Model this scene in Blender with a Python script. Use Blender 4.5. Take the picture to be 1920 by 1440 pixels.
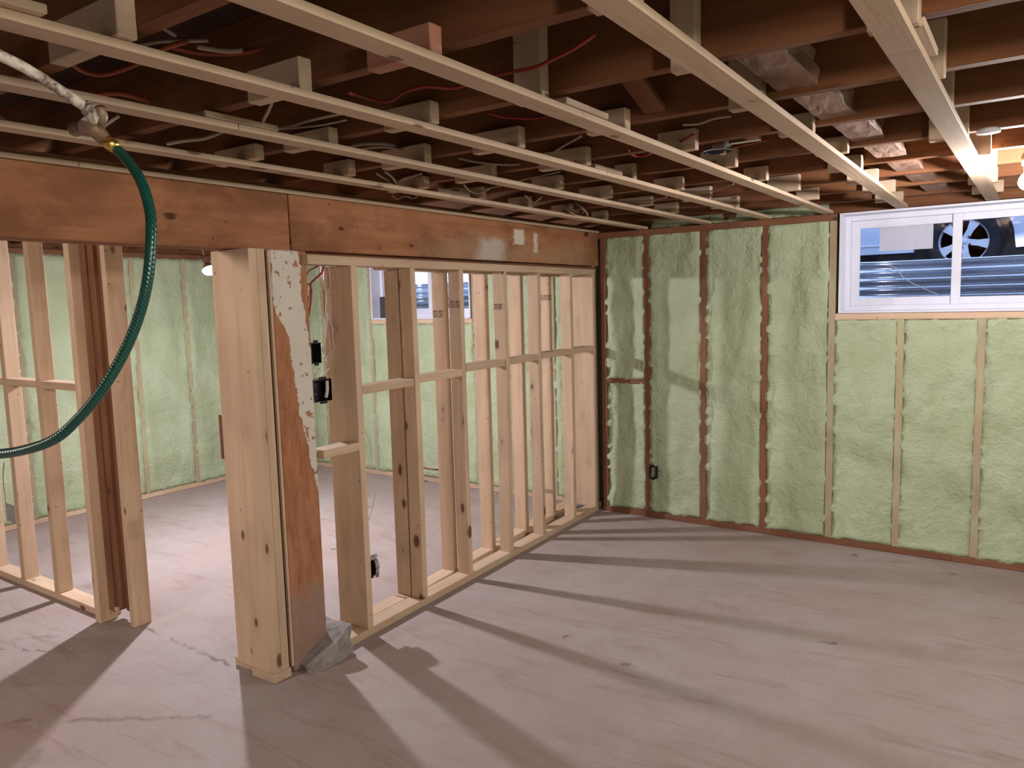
import bpy, bmesh, math, random
from mathutils import Vector, Matrix, noise
for o in list(bpy.data.objects): bpy.data.objects.remove(o)
random.seed(7)
SC = bpy.context.scene
COL = SC.collection
# ------------------------------------------------------------------ camera
RW = ((0.82391931, 0.0377398, -0.56544909), (0.56606494, -0.10229397, 0.81798926), (-0.02697128, -0.99403805, -0.10564515))
FPX = 1423.37
CAM = Vector((0, 0, 1.545))
cd = bpy.data.cameras.new('camera'); cam = bpy.data.objects.new('camera', cd); COL.objects.link(cam)
cd.sensor_width = 36; cd.lens = FPX / 1920 * 36; cd.clip_start = .02
cam.matrix_world = Matrix(((RW[0][0], -RW[0][1], -RW[0][2], CAM.x), (RW[1][0], -RW[1][1], -RW[1][2], CAM.y),
                           (RW[2][0], -RW[2][1], -RW[2][2], CAM.z), (0, 0, 0, 1)))
SC.camera = cam
def at(u, v, ax, val):
    """photo measurement -> point of the room on the plane coordinate[ax] = val"""
    c = Vector((u - 960, v - 720, FPX))
    d = Vector([Vector(r).dot(c) for r in RW])
    return CAM + d * ((val - CAM[ax]) / d[ax])
# ------------------------------------------------------------------ light
W = bpy.data.worlds.new('world'); SC.world = W; W.use_nodes = True
W.node_tree.nodes['Background'].inputs[0].default_value = (.46, .62, 1, 1)
W.node_tree.nodes['Background'].inputs[1].default_value = 2.0
SC.view_settings.view_transform = 'Standard'; SC.view_settings.look = 'None'
SC.view_settings.gamma = 1; SC.view_settings.use_curve_mapping = False
SC.view_settings.exposure = 0.6
BULB1 = (-4.47, 3.02, 1.82); BULB2 = (-0.045, 3.50, 1.945)
BULB_COL = (1.0, .93, .92)
P1, P2, P3, P4 = 185, 46, 90, 118
def lamp(name, loc, p, col=BULB_COL, r=.04):
    l = bpy.data.lights.new(name, 'POINT'); l.energy = p; l.color = col; l.shadow_soft_size = r
    o = bpy.data.objects.new(name, l); COL.objects.link(o); o.location = loc; return o
lamp('work_lamp', (-3.15, -.75, 1.93), P3, (1.0, .87, .80), .10)
lamp('side_lamp', (1.5, .28, 2.0), P4, (1.0, .88, .82), .10)
# ------------------------------------------------------------------ materials
MATS = {}
def nodes(name):
    m = bpy.data.materials.new(name); m.use_nodes = True
    nt = m.node_tree; b = nt.nodes['Principled BSDF']
    return m, nt, b
def N(nt, t, **k):
    n = nt.nodes.new(t)
    for a, v in k.items(): setattr(n, a, v)
    return n
def L(nt, a, b): nt.links.new(a, b)
def val(nt, x, sock):
    if hasattr(x, 'is_output'): L(nt, x, sock)
    else: sock.default_value = x
def math_(nt, op, a, b=0, c=0, clamp=False):
    n = N(nt, 'ShaderNodeMath', operation=op, use_clamp=clamp)
    val(nt, a, n.inputs[0]); val(nt, b, n.inputs[1]); val(nt, c, n.inputs[2]); return n.outputs[0]
def ramp(nt, f, stops, interp='LINEAR'):
    n = N(nt, 'ShaderNodeValToRGB'); n.color_ramp.interpolation = interp
    e = n.color_ramp.elements
    while len(e) < len(stops): e.new(.5)
    for i, (p, c) in enumerate(stops):
        e[i].position = p; e[i].color = (c, c, c, 1) if not hasattr(c, '__len__') else (*c[:3], 1)
    L(nt, f, n.inputs[0]); return n.outputs[0]
def mix(nt, f, a, b, blend='MIX'):
    n = N(nt, 'ShaderNodeMix', data_type='RGBA', blend_type=blend)
    val(nt, f, n.inputs[0])
    for s, x in ((n.inputs[6], a), (n.inputs[7], b)):
        if hasattr(x, 'is_output'): L(nt, x, s)
        else: s.default_value = (*x[:3], 1)
    return n.outputs[2]
def noise_(nt, vec, scale, detail=3, rough=.55, dist=0):
    n = N(nt, 'ShaderNodeTexNoise'); L(nt, vec, n.inputs['Vector'])
    n.inputs['Scale'].default_value = scale; n.inputs['Detail'].default_value = detail
    n.inputs['Roughness'].default_value = rough; n.inputs['Distortion'].default_value = dist
    return n.outputs[0]
def mapping(nt, vec, scale, loc=(0, 0, 0)):
    n = N(nt, 'ShaderNodeMapping'); L(nt, vec, n.inputs[0])
    n.inputs['Scale'].default_value = scale; n.inputs['Location'].default_value = loc; return n.outputs[0]
def bump(nt, b, h, dist, strength=1):
    n = N(nt, 'ShaderNodeBump'); n.inputs['Distance'].default_value = dist; n.inputs['Strength'].default_value = strength
    L(nt, h, n.inputs['Height']); L(nt, n.outputs[0], b.inputs['Normal'])
def wood(key, base, dark, knotc, rough=.75, knots=.5, vary=.16, stain=0.0, stainc=(.2, .12, .08)):
    for ax in range(3):
        m, nt, b = nodes(key + '_' + 'xyz'[ax])
        tc = N(nt, 'ShaderNodeTexCoord'); oi = N(nt, 'ShaderNodeObjectInfo')
        off = N(nt, 'ShaderNodeVectorMath', operation='MULTIPLY_ADD')
        cmb = N(nt, 'ShaderNodeCombineXYZ')
        for i in range(3): L(nt, oi.outputs['Random'], cmb.inputs[i])
        L(nt, cmb.outputs[0], off.inputs[0]); off.inputs[1].default_value = (37, 53, 29); L(nt, tc.outputs['Object'], off.inputs[2])
        v = off.outputs[0]
        s = [26, 26, 26]; s[ax] = 1.6
        g = noise_(nt, mapping(nt, v, s), 1.0, 3, .6, .6)
        s2 = [95, 95, 95]; s2[ax] = 3
        g2 = noise_(nt, mapping(nt, v, s2), 1.0, 2, .5)
        col = mix(nt, ramp(nt, g, [(.33, 0), (.68, 1)]), dark, base)
        col = mix(nt, math_(nt, 'MULTIPLY', g2, .35), col, tuple(c * .72 for c in base))
        blot = noise_(nt, v, 2.3, 2, .5)
        col = mix(nt, ramp(nt, blot, [(.42, 0), (.7, .45)]), col, tuple(c * .8 for c in dark))
        if stain:
            st = noise_(nt, mapping(nt, v, [3.5 if i != ax else 1.6 for i in range(3)]), 1.3, 5, .62, .4)
            col = mix(nt, ramp(nt, st, [(.45, 0), (.60, stain)]), col, stainc)
        ks = [10, 10, 10]; ks[ax] = 5
        vo = N(nt, 'ShaderNodeTexVoronoi'); L(nt, mapping(nt, v, ks), vo.inputs['Vector']); vo.inputs['Scale'].default_value = 1
        sep = N(nt, 'ShaderNodeSeparateColor'); L(nt, vo.outputs['Color'], sep.inputs[0])
        rad = math_(nt, 'MULTIPLY', sep.outputs[1], .19)
        k = math_(nt, 'SUBTRACT', math_(nt, 'ADD', rad, .03), math_(nt, 'ADD', vo.outputs['Distance'], math_(nt, 'MULTIPLY', math_(nt, 'SUBTRACT', g2, .5), .12)))
        k = math_(nt, 'MULTIPLY', k, 16, clamp=True)
        k = math_(nt, 'MULTIPLY', k, math_(nt, 'LESS_THAN', sep.outputs[0], knots))
        halo = math_(nt, 'MULTIPLY', ramp(nt, vo.outputs['Distance'], [(.12, .45), (.42, 0)]), math_(nt, 'LESS_THAN', sep.outputs[0], knots * .8))
        col = mix(nt, halo, col, tuple(c * .75 for c in dark))
        col = mix(nt, math_(nt, 'MULTIPLY', k, .92), col, knotc)
        # small nail holes and specks
        vo2 = N(nt, 'ShaderNodeTexVoronoi'); L(nt, mapping(nt, v, [13, 13, 13]), vo2.inputs['Vector']); vo2.inputs['Scale'].default_value = 1
        sp2 = N(nt, 'ShaderNodeSeparateColor'); L(nt, vo2.outputs['Color'], sp2.inputs[0])
        k2 = math_(nt, 'MULTIPLY', math_(nt, 'LESS_THAN', vo2.outputs['Distance'], .06), math_(nt, 'LESS_THAN', sp2.outputs[0], .8))
        col = mix(nt, math_(nt, 'MULTIPLY', k2, .7), col, knotc)
        hv = N(nt, 'ShaderNodeHueSaturation'); L(nt, col, hv.inputs['Color'])
        L(nt, math_(nt, 'ADD', math_(nt, 'MULTIPLY', math_(nt, 'SUBTRACT', oi.outputs['Random'], .5), vary), 1.0), hv.inputs['Value'])
        L(nt, hv.outputs[0], b.inputs['Base Color'])
        b.inputs['Roughness'].default_value = rough; b.inputs['Specular IOR Level'].default_value = .25
        bump(nt, b, g2, .0012, .5)
        MATS[key + 'xyz'[ax]] = m
wood('new', (.64, .475, .34), (.52, .365, .245), (.12, .05, .025), knots=.8)
wood('pale', (.62, .47, .34), (.52, .385, .27), (.18, .09, .05), knots=.7)
wood('old', (.41, .19, .09), (.30, .125, .058), (.05, .018, .01), knots=.8, stain=.75, stainc=(.17, .065, .03))
wood('brown', (.27, .12, .062), (.19, .08, .042), (.05, .02, .012), knots=.3, stain=.4, stainc=(.12, .05, .03))
wood('joist', (.25, .105, .042), (.16, .062, .026), (.06, .025, .012), knots=.3, stain=.35, stainc=(.11, .045, .022))
wood('dusted', (.44, .37, .235), (.38, .30, .19), (.15, .09, .05), knots=.25, stain=.5, stainc=(.40, .42, .26))
wood('rough', (.40, .27, .21), (.25, .145, .10), (.06, .03, .02), knots=.3, stain=.7, stainc=(.17, .085, .055))
wood('cedar', (.52, .25, .17), (.42, .2, .13), (.1, .03, .02), knots=.3)

def flat(key, col, rough=.6, metal=0, bumpscale=0, bumpd=.001, spec=.3, var=0, varc=None, vscale=8):
    m, nt, b = nodes(key)
    b.inputs['Roughness'].default_value = rough; b.inputs['Metallic'].default_value = metal
    b.inputs['Specular IOR Level'].default_value = spec
    tc = N(nt, 'ShaderNodeTexCoord')
    n = noise_(nt, tc.outputs['Object'], vscale, 4, .6)
    c = mix(nt, ramp(nt, n, [(.42, 0), (.6, 1 if var else .25)]), col, varc if varc else tuple(x * .85 for x in col))
    L(nt, c, b.inputs['Base Color'])
    if bumpscale: bump(nt, b, noise_(nt, tc.outputs['Object'], bumpscale, 3, .6), bumpd)
    MATS[key] = m; return m
flat('white_vinyl', (.73, .75, .86), .45)
flat('dark_plastic', (.012, .010, .012), .45)
flat('paper', (.90, .88, .93), .8)
flat('dark_box', (.055, .05, .055), .7)
flat('stamp_ink', (.05, .025, .02), .9)
flat('white_cable', (.58, .49, .42), .5)
flat('shaded_white_cable', (.36, .29, .23), .6)  # white cable again, its colour darkened for the shade among the joists
flat('beige_cable', (.40, .34, .22), .55)
flat('red_cable', (.27, .03, .02), .5)
flat('orange_cable', (.28, .06, .025), .5)
flat('brass', (.75, .50, .14), .3, 1, 60, .002)
flat('bronze', (.16, .095, .05), .55, .4, 40, .002, var=1, varc=(.27, .19, .14))
flat('galvanised', (.70, .72, .76), .16, 1)
flat('steel', (.48, .48, .49), .42, .7)
flat('conc_base', (.33, .31, .30), .9, 0, 18, .008, var=1, varc=(.24, .21, .20), vscale=14)
flat('slab', (.35, .34, .33), .95, 0, 30, .003)
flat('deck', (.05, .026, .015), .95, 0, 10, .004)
flat('tyre', (.012, .012, .014), .8)
flat('alloy', (.50, .52, .55), .35)
flat('car_silver', (.50, .54, .60), .22, .2)
flat('car_dark', (.015, .016, .022), .5)
flat('gravel', (.22, .21, .20), .95, 0, 60, .01)
flat('peeling_pipe', (.60, .53, .46), .8, 0, 70, .004, var=1, varc=(.11, .07, .05), vscale=38)
flat('insul_tape', (.50, .50, .50), .8, 0, 90, .004, var=1, varc=(.16, .14, .13), vscale=60)

def foam_mat():
    m, nt, b = nodes('spray_foam')
    tc = N(nt, 'ShaderNodeTexCoord'); v = tc.outputs['Object']
    n1 = noise_(nt, v, 3.2, 4, .6); n2 = noise_(nt, v, 46, 4, .65)
    c = mix(nt, ramp(nt, n1, [(.35, 0), (.68, 1)]), (.385, .455, .285), (.475, .555, .385))
    c = mix(nt, ramp(nt, n2, [(.3, .22), (.62, 0)]), c, (.34, .38, .24))
    L(nt, c, b.inputs['Base Color']); b.inputs['Roughness'].default_value = .62; b.inputs['Specular IOR Level'].default_value = .22
    n3 = noise_(nt, v, 15, 4, .6); bump(nt, b, math_(nt, 'ADD', n2, math_(nt, 'MULTIPLY', n3, 1.6)), .011, .85)
    MATS['foam'] = m
foam_mat()
def concrete():
    m, nt, b = nodes('concrete_floor')
    tc = N(nt, 'ShaderNodeTexCoord'); v = tc.outputs['Object']
    n1 = noise_(nt, v, .9, 5, .55, .5); n2 = noise_(nt, v, 5.5, 5, .65); n3 = noise_(nt, v, 70, 3, .6)
    c = mix(nt, ramp(nt, n1, [(.36, 0), (.64, 1)]), (.345, .27, .25), (.375, .325, .315))
    c = mix(nt, ramp(nt, n2, [(.42, 0), (.75, .45)]), c, (.28, .205, .18))
    c = mix(nt, ramp(nt, n3, [(.4, .18), (.6, 0)]), c, (.26, .19, .17))
    # trowel streaks
    st = noise_(nt, mapping(nt, v, (1.2, 7, 1)), 1.6, 5, .65, 1.2)
    c = mix(nt, ramp(nt, st, [(.54, 0), (.72, .65)]), c, (.25, .17, .15))
    # dark pits and blobs
    vo = N(nt, 'ShaderNodeTexVoronoi'); vo.inputs['Scale'].default_value = 2.6
    dn = N(nt, 'ShaderNodeVectorMath', operation='MULTIPLY_ADD'); nn = N(nt, 'ShaderNodeTexNoise'); nn.inputs['Scale'].default_value = 14; nn.inputs['Detail'].default_value = 4
    L(nt, v, nn.inputs['Vector']); L(nt, nn.outputs['Color'], dn.inputs[0]); dn.inputs[1].default_value = (.17, .17, .0); L(nt, v, dn.inputs[2])
    L(nt, dn.outputs[0], vo.inputs['Vector'])
    sp = N(nt, 'ShaderNodeSeparateColor'); L(nt, vo.outputs['Color'], sp.inputs[0])
    k = math_(nt, 'MULTIPLY', math_(nt, 'SUBTRACT', .085, vo.outputs['Distance']), 16, clamp=True)
    k = math_(nt, 'MULTIPLY', k, math_(nt, 'LESS_THAN', sp.outputs[0], .75))
    c = mix(nt, math_(nt, 'MULTIPLY', k, .75), c, (.12, .08, .065))
    # cracks: (point a, point b, half width, strength)
    sx = N(nt, 'ShaderNodeSeparateXYZ'); L(nt, v, sx.inputs[0])
    wob = math_(nt, 'MULTIPLY', math_(nt, 'SUBTRACT', noise_(nt, v, 9, 4, .7), .5), .11)
    tot = None
    for (ax_, ay, bx_, by, w, s) in ((-3.98, 1.42, -3.55, 1.62, .006, .9), (-3.60, 1.92, -2.85, 1.90, .016, .8), (-3.2, 1.15, -2.55, 1.60, .022, .55),
                                     (-2.4, .65, -2.9, 1.15, .03, .45), (-3.6, 1.93, -4.0, 1.5, .02, .35)):
        d = Vector((bx_ - ax_, by - ay)); ln = d.length; d /= ln
        rx = math_(nt, 'SUBTRACT', sx.outputs[0], ax_); ry = math_(nt, 'SUBTRACT', sx.outputs[1], ay)
        t = math_(nt, 'ADD', math_(nt, 'MULTIPLY', rx, d.x), math_(nt, 'MULTIPLY', ry, d.y))
        q = math_(nt, 'ADD', math_(nt, 'SUBTRACT', math_(nt, 'MULTIPLY', rx, d.y), math_(nt, 'MULTIPLY', ry, d.x)), wob)
        near = math_(nt, 'SUBTRACT', 1, math_(nt, 'DIVIDE', math_(nt, 'ABSOLUTE', q), w), clamp=True)
        inn = math_(nt, 'MULTIPLY', math_(nt, 'GREATER_THAN', t, 0), math_(nt, 'LESS_THAN', t, ln))
        f = math_(nt, 'MULTIPLY', math_(nt, 'MULTIPLY', near, inn), math_(nt, 'MULTIPLY', ramp(nt, n2, [(.4, 0), (.52, 1)]), s))
        tot = f if tot is None else math_(nt, 'MAXIMUM', tot, f)
    c = mix(nt, tot, c, (.10, .065, .06))
    L(nt, c, b.inputs['Base Color']); b.inputs['Roughness'].default_value = .72; b.inputs['Specular IOR Level'].default_value = .3
    bump(nt, b, math_(nt, 'SUBTRACT', math_(nt, 'ADD', math_(nt, 'MULTIPLY', n2, .6), math_(nt, 'MULTIPLY', n3, .15)), math_(nt, 'ADD', tot, k)), .004, .6)
    MATS['floor'] = m
concrete()
def column_mat():
    m, nt, b = nodes('peeling_paint_wood')
    tc = N(nt, 'ShaderNodeTexCoord'); sx = N(nt, 'ShaderNodeSeparateXYZ'); L(nt, tc.outputs['Object'], sx.inputs[0])
    v = tc.outputs['Object']
    g = noise_(nt, mapping(nt, v, (30, 30, 5)), 1, 4, .6, .6)
    wd = mix(nt, ramp(nt, g, [(.35, 0), (.65, 1)]), (.27, .105, .045), (.42, .18, .085))
    wd = mix(nt, ramp(nt, noise_(nt, v, 5, 4, .6), [(.5, 0), (.66, .5)]), wd, (.46, .22, .12))
    zf = math_(nt, 'DIVIDE', sx.outputs[2], 1.79)
    lo = ramp(nt, zf, [(0, 1.1), (.36, 1), (.45, .9), (.55, .68), (.63, .52), (.80, .36), (.85, .10), (.87, 0), (1, 0)])
    hi = ramp(nt, zf, [(0, 1), (.45, 1), (.60, 1), (.75, .86), (.82, .78), (.9, .68), (1, .66)])
    jag = math_(nt, 'MULTIPLY', math_(nt, 'SUBTRACT', noise_(nt, mapping(nt, v, (14, 14, 20)), 1, 5, .75), .5), .34)
    t = math_(nt, 'ADD', math_(nt, 'DIVIDE', sx.outputs[1], .19), jag)
    a = math_(nt, 'MULTIPLY', math_(nt, 'SUBTRACT', t, lo), 60, clamp=True)
    c2 = math_(nt, 'MULTIPLY', math_(nt, 'SUBTRACT', math_(nt, 'ADD', hi, .12), t), 60, clamp=True)
    pm = math_(nt, 'MULTIPLY', a, math_(nt, 'MAXIMUM', c2, math_(nt, 'LESS_THAN', zf, .60)))
    chips = ramp(nt, noise_(nt, v, 34, 3, .5), [(.34, 0), (.37, 1)])
    pm = math_(nt, 'MULTIPLY', pm, chips)
    pm = math_(nt, 'MULTIPLY', pm, math_(nt, 'GREATER_THAN', zf, .33))
    pc = mix(nt, noise_(nt, v, 7, 3, .5), (.56, .50, .42), (.66, .61, .54))
    col = mix(nt, pm, wd, pc)
    low = ramp(nt, math_(nt, 'ADD', zf, math_(nt, 'MULTIPLY', math_(nt, 'SUBTRACT', noise_(nt, v, 12, 4, .6), .5), .12)), [(.17, .85), (.2, 0)])
    col = mix(nt, low, col, mix(nt, noise_(nt, v, 18, 4, .6), (.24, .13, .085), (.34, .255, .22)))
    L(nt, col, b.inputs['Base Color']); b.inputs['Roughness'].default_value = .8
    bump(nt, b, math_(nt, 'ADD', pm, math_(nt, 'MULTIPLY', g, .4)), .003, .8)
    MATS['column'] = m
column_mat()
def beam_mat():
    # copy of the old wood with a scraped, painted patch near the far end of the far beam length
    src = MATS['oldy']; m = src.copy(); nt = m.node_tree; b = nt.nodes['Principled BSDF']
    hv = b.inputs['Base Color'].links[0].from_socket
    tc = N(nt, 'ShaderNodeTexCoord'); v = tc.outputs['Object']
    sx = N(nt, 'ShaderNodeSeparateXYZ'); L(nt, v, sx.inputs[0])
    def patch(y0, y1, z0, z1, soft, nscale):
        nz = math_(nt, 'MULTIPLY', math_(nt, 'SUBTRACT', noise_(nt, v, nscale, 4, .65), .5), soft * 2.2)
        yy = math_(nt, 'ADD', sx.outputs[1], nz); zz = math_(nt, 'ADD', sx.outputs[2], math_(nt, 'MULTIPLY', nz, .5))
        f = 1
        for s, lo, hi, w in ((yy, y0, y1, soft), (zz, z0, z1, soft * .35)):
            f = math_(nt, 'MULTIPLY', f, math_(nt, 'MULTIPLY', math_(nt, 'DIVIDE', math_(nt, 'SUBTRACT', s, lo), w, clamp=True), math_(nt, 'DIVIDE', math_(nt, 'SUBTRACT', hi, s), w, clamp=True)))
        return f
    c = mix(nt, math_(nt, 'MULTIPLY', patch(.75, 2.75, -.05, .15, .30, 3), .6), hv, (.36, .24, .155))
    c = mix(nt, math_(nt, 'MULTIPLY', patch(1.28, 1.62, -.02, .14, .10, 6), .75), c, (.52, .46, .40))
    c = mix(nt, patch(1.66, 1.80, .10, .20, .03, 22), c, (.62, .55, .46))
    c = mix(nt, patch(1.88, 1.95, .06, .19, .03, 26), c, (.60, .52, .43))
    L(nt, c, b.inputs['Base Color']); MATS['beamfar'] = m
beam_mat()
def glass():
    m, nt, b = nodes('window_glass'); nt.nodes.remove(b)
    t = N(nt, 'ShaderNodeBsdfTransparent'); g = N(nt, 'ShaderNodeBsdfGlossy'); g.inputs['Roughness'].default_value = .02
    t.inputs[0].default_value = (.94, .96, 1, 1)
    f = N(nt, 'ShaderNodeFresnel'); f.inputs[0].default_value = 1.45; mx = N(nt, 'ShaderNodeMixShader')
    L(nt, f.outputs[0], mx.inputs[0]); L(nt, t.outputs[0], mx.inputs[1]); L(nt, g.outputs[0], mx.inputs[2])
    L(nt, mx.outputs[0], nt.nodes['Material Output'].inputs[0]); MATS['glass'] = m
glass()
def paper():
    m = MATS['paper']; nt = m.node_tree; b = nt.nodes['Principled BSDF']
    t = N(nt, 'ShaderNodeBsdfTranslucent'); t.inputs[0].default_value = (.85, .83, .84, 1); mx = N(nt, 'ShaderNodeMixShader'); mx.inputs[0].default_value = .12
    L(nt, b.outputs[0], mx.inputs[1]); L(nt, t.outputs[0], mx.inputs[2]); L(nt, mx.outputs[0], nt.nodes['Material Output'].inputs[0])
paper()
def emit(key, col, s):
    m, nt, b = nodes(key); b.inputs['Base Color'].default_value = (*col, 1)
    b.inputs['Emission Color'].default_value = (*col, 1); b.inputs['Emission Strength'].default_value = s; MATS[key] = m
AREA = 4 * math.pi * .03 ** 2
RD = .045
emit('bulb_a', (.97, .93, 1.0), P1 / (4 * math.pi ** 2 * RD ** 2)); emit('bulb_b', BULB_COL, P2 / (math.pi * AREA))
def hose_mat():
    m, nt, b = nodes('green_hose')
    tc = N(nt, 'ShaderNodeTexCoord'); w = N(nt, 'ShaderNodeTexWave'); w.inputs['Scale'].default_value = 60; w.inputs['Distortion'].default_value = 1
    w.bands_direction = 'DIAGONAL'; L(nt, tc.outputs['Object'], w.inputs[0])
    L(nt, mix(nt, w.outputs['Fac'], (.003, .045, .035), (.006, .085, .065)), b.inputs['Base Color'])
    b.inputs['Roughness'].default_value = .28; b.inputs['Specular IOR Level'].default_value = .6
    bump(nt, b, w.outputs['Fac'], .0008, .5); MATS['hose'] = m
hose_mat()
# ------------------------------------------------------------------ mesh helpers
def link(name, me, mat, parent=None, loc=(0, 0, 0), rz=0):
    o = bpy.data.objects.new(name, me); COL.objects.link(o); o.location = loc; o.rotation_euler[2] = rz
    if mat and not me.materials: me.materials.append(MATS[mat] if isinstance(mat, str) else mat)
    if parent: o.parent = parent
    return o
def finish(name, bm, mat, parent=None, loc=(0, 0, 0), rz=0, smooth=False):
    me = bpy.data.meshes.new(name); bm.normal_update(); bm.to_mesh(me); bm.free()
    if smooth:
        for p in me.polygons: p.use_smooth = True
    return link(name, me, mat, parent, loc, rz)
def empty(name, loc=(0, 0, 0), rz=0):
    o = bpy.data.objects.new(name, None); COL.objects.link(o); o.location = loc; o.rotation_euler[2] = rz; o.empty_display_size = .1; return o
def tag(o, label=None, cat=None, group=None, kind=None):
    if label: o['label'] = label
    if cat: o['category'] = cat
    if group: o['group'] = group
    if kind: o['kind'] = kind
    return o
def bbox(bm, x0, x1, y0, y1, z0, z1, bev=0.0):
    r = bmesh.ops.create_cube(bm, size=1)
    for v in r['verts']:
        v.co = Vector((x0 + (v.co.x + .5) * (x1 - x0), y0 + (v.co.y + .5) * (y1 - y0), z0 + (v.co.z + .5) * (z1 - z0)))
    if bev:
        es = {e for v in r['verts'] for e in v.link_edges}
        bmesh.ops.bevel(bm, geom=list(es), offset=bev, segments=1, affect='EDGES')
def board(name, x0, x1, y0, y1, z0, z1, mat='new', parent=None, bev=.0018, rz=0, warp=0):
    """one piece of lumber, its own object; origin at its near lower corner"""
    d = (x1 - x0, y1 - y0, z1 - z0); bm = bmesh.new(); bbox(bm, 0, d[0], 0, d[1], 0, d[2], min(bev, min(d) * .2))
    ax = d.index(max(d))
    if warp:
        es = [e for e in bm.edges if abs((e.verts[0].co - e.verts[1].co)[ax]) > d[ax] * .8]
        bmesh.ops.subdivide_edges(bm, edges=es, cuts=8, use_grid_fill=True)
        for v in bm.verts:
            t = v.co[ax] / d[ax]; k = math.sin(t * math.pi) * warp
            for i in range(3):
                if i != ax: v.co[i] += k * (1 if i < 2 else .3)
    me_mat = (mat + 'xyz'[ax]) if (mat + 'x') in MATS else mat
    return finish(name, bm, me_mat, parent, (x0, y0, z0), rz)
def tube_bm(bm, pts, r, seg=8, sub=6, cap=True, closed=False):
    P = [Vector(p) for p in pts]; Q = []
    if len(P) > 2 and sub > 1:
        for i in range(len(P) - 1):
            p0 = P[max(i - 1, 0)]; p1 = P[i]; p2 = P[i + 1]; p3 = P[min(i + 2, len(P) - 1)]
            for k in range(sub):
                t = k / sub
                Q.append(.5 * ((2 * p1) + (p2 - p0) * t + (2 * p0 - 5 * p1 + 4 * p2 - p3) * t * t + (3 * p1 - p0 - 3 * p2 + p3) * t ** 3))
        Q.append(P[-1])
    else: Q = P
    rings = []; up = Vector((0, 0, 1)); prev = None
    for i, q in enumerate(Q):
        t = (Q[min(i + 1, len(Q) - 1)] - Q[max(i - 1, 0)]).normalized()
        if prev is None: a = t.cross(up if abs(t.z) < .9 else Vector((1, 0, 0))).normalized()
        else: a = (prev - t * prev.dot(t)).normalized()
        prev = a; b = t.cross(a)
        rr = r(i / (len(Q) - 1)) if callable(r) else r
        rings.append([bm.verts.new(q + (a * math.cos(2 * math.pi * k / seg) + b * math.sin(2 * math.pi * k / seg)) * rr) for k in range(seg)])
    for i in range(len(rings) - 1):
        for k in range(seg):
            bm.faces.new((rings[i][k], rings[i][(k + 1) % seg], rings[i + 1][(k + 1) % seg], rings[i + 1][k]))
    if cap: bm.faces.new(rings[0][::-1]); bm.faces.new(rings[-1])
def tube(name, pts, r, mat, parent=None, seg=8, sub=6, org=None):
    org = Vector(org) if org is not None else Vector(pts[0])
    bm = bmesh.new(); tube_bm(bm, [Vector(p) - org for p in pts], r, seg, sub)
    bmesh.ops.recalc_face_normals(bm, faces=bm.faces)
    return finish(name, bm, mat, parent, org if parent is None else org - parent.location, smooth=True)
def lathe(bm, prof, axis='Z', seg=24, c=(0, 0, 0), cap=True):
    rings = []
    for r, h in prof:
        ring = []
        for k in range(seg):
            a = 2 * math.pi * k / seg; p = (r * math.cos(a), r * math.sin(a), h)
            if axis == 'Y': p = (p[0], p[2], p[1])
            if axis == 'X': p = (p[2], p[0], p[1])
            ring.append(bm.verts.new(Vector(p) + Vector(c)))
        rings.append(ring)
    for i in range(len(rings) - 1):
        for k in range(seg): bm.faces.new((rings[i][k], rings[i][(k + 1) % seg], rings[i + 1][(k + 1) % seg], rings[i + 1][k]))
    if cap and prof[0][0] > 0: bm.faces.new(rings[0])
    if cap and prof[-1][0] > 0: bm.faces.new(rings[-1][::-1])
    bmesh.ops.recalc_face_normals(bm, faces=bm.faces)
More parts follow.
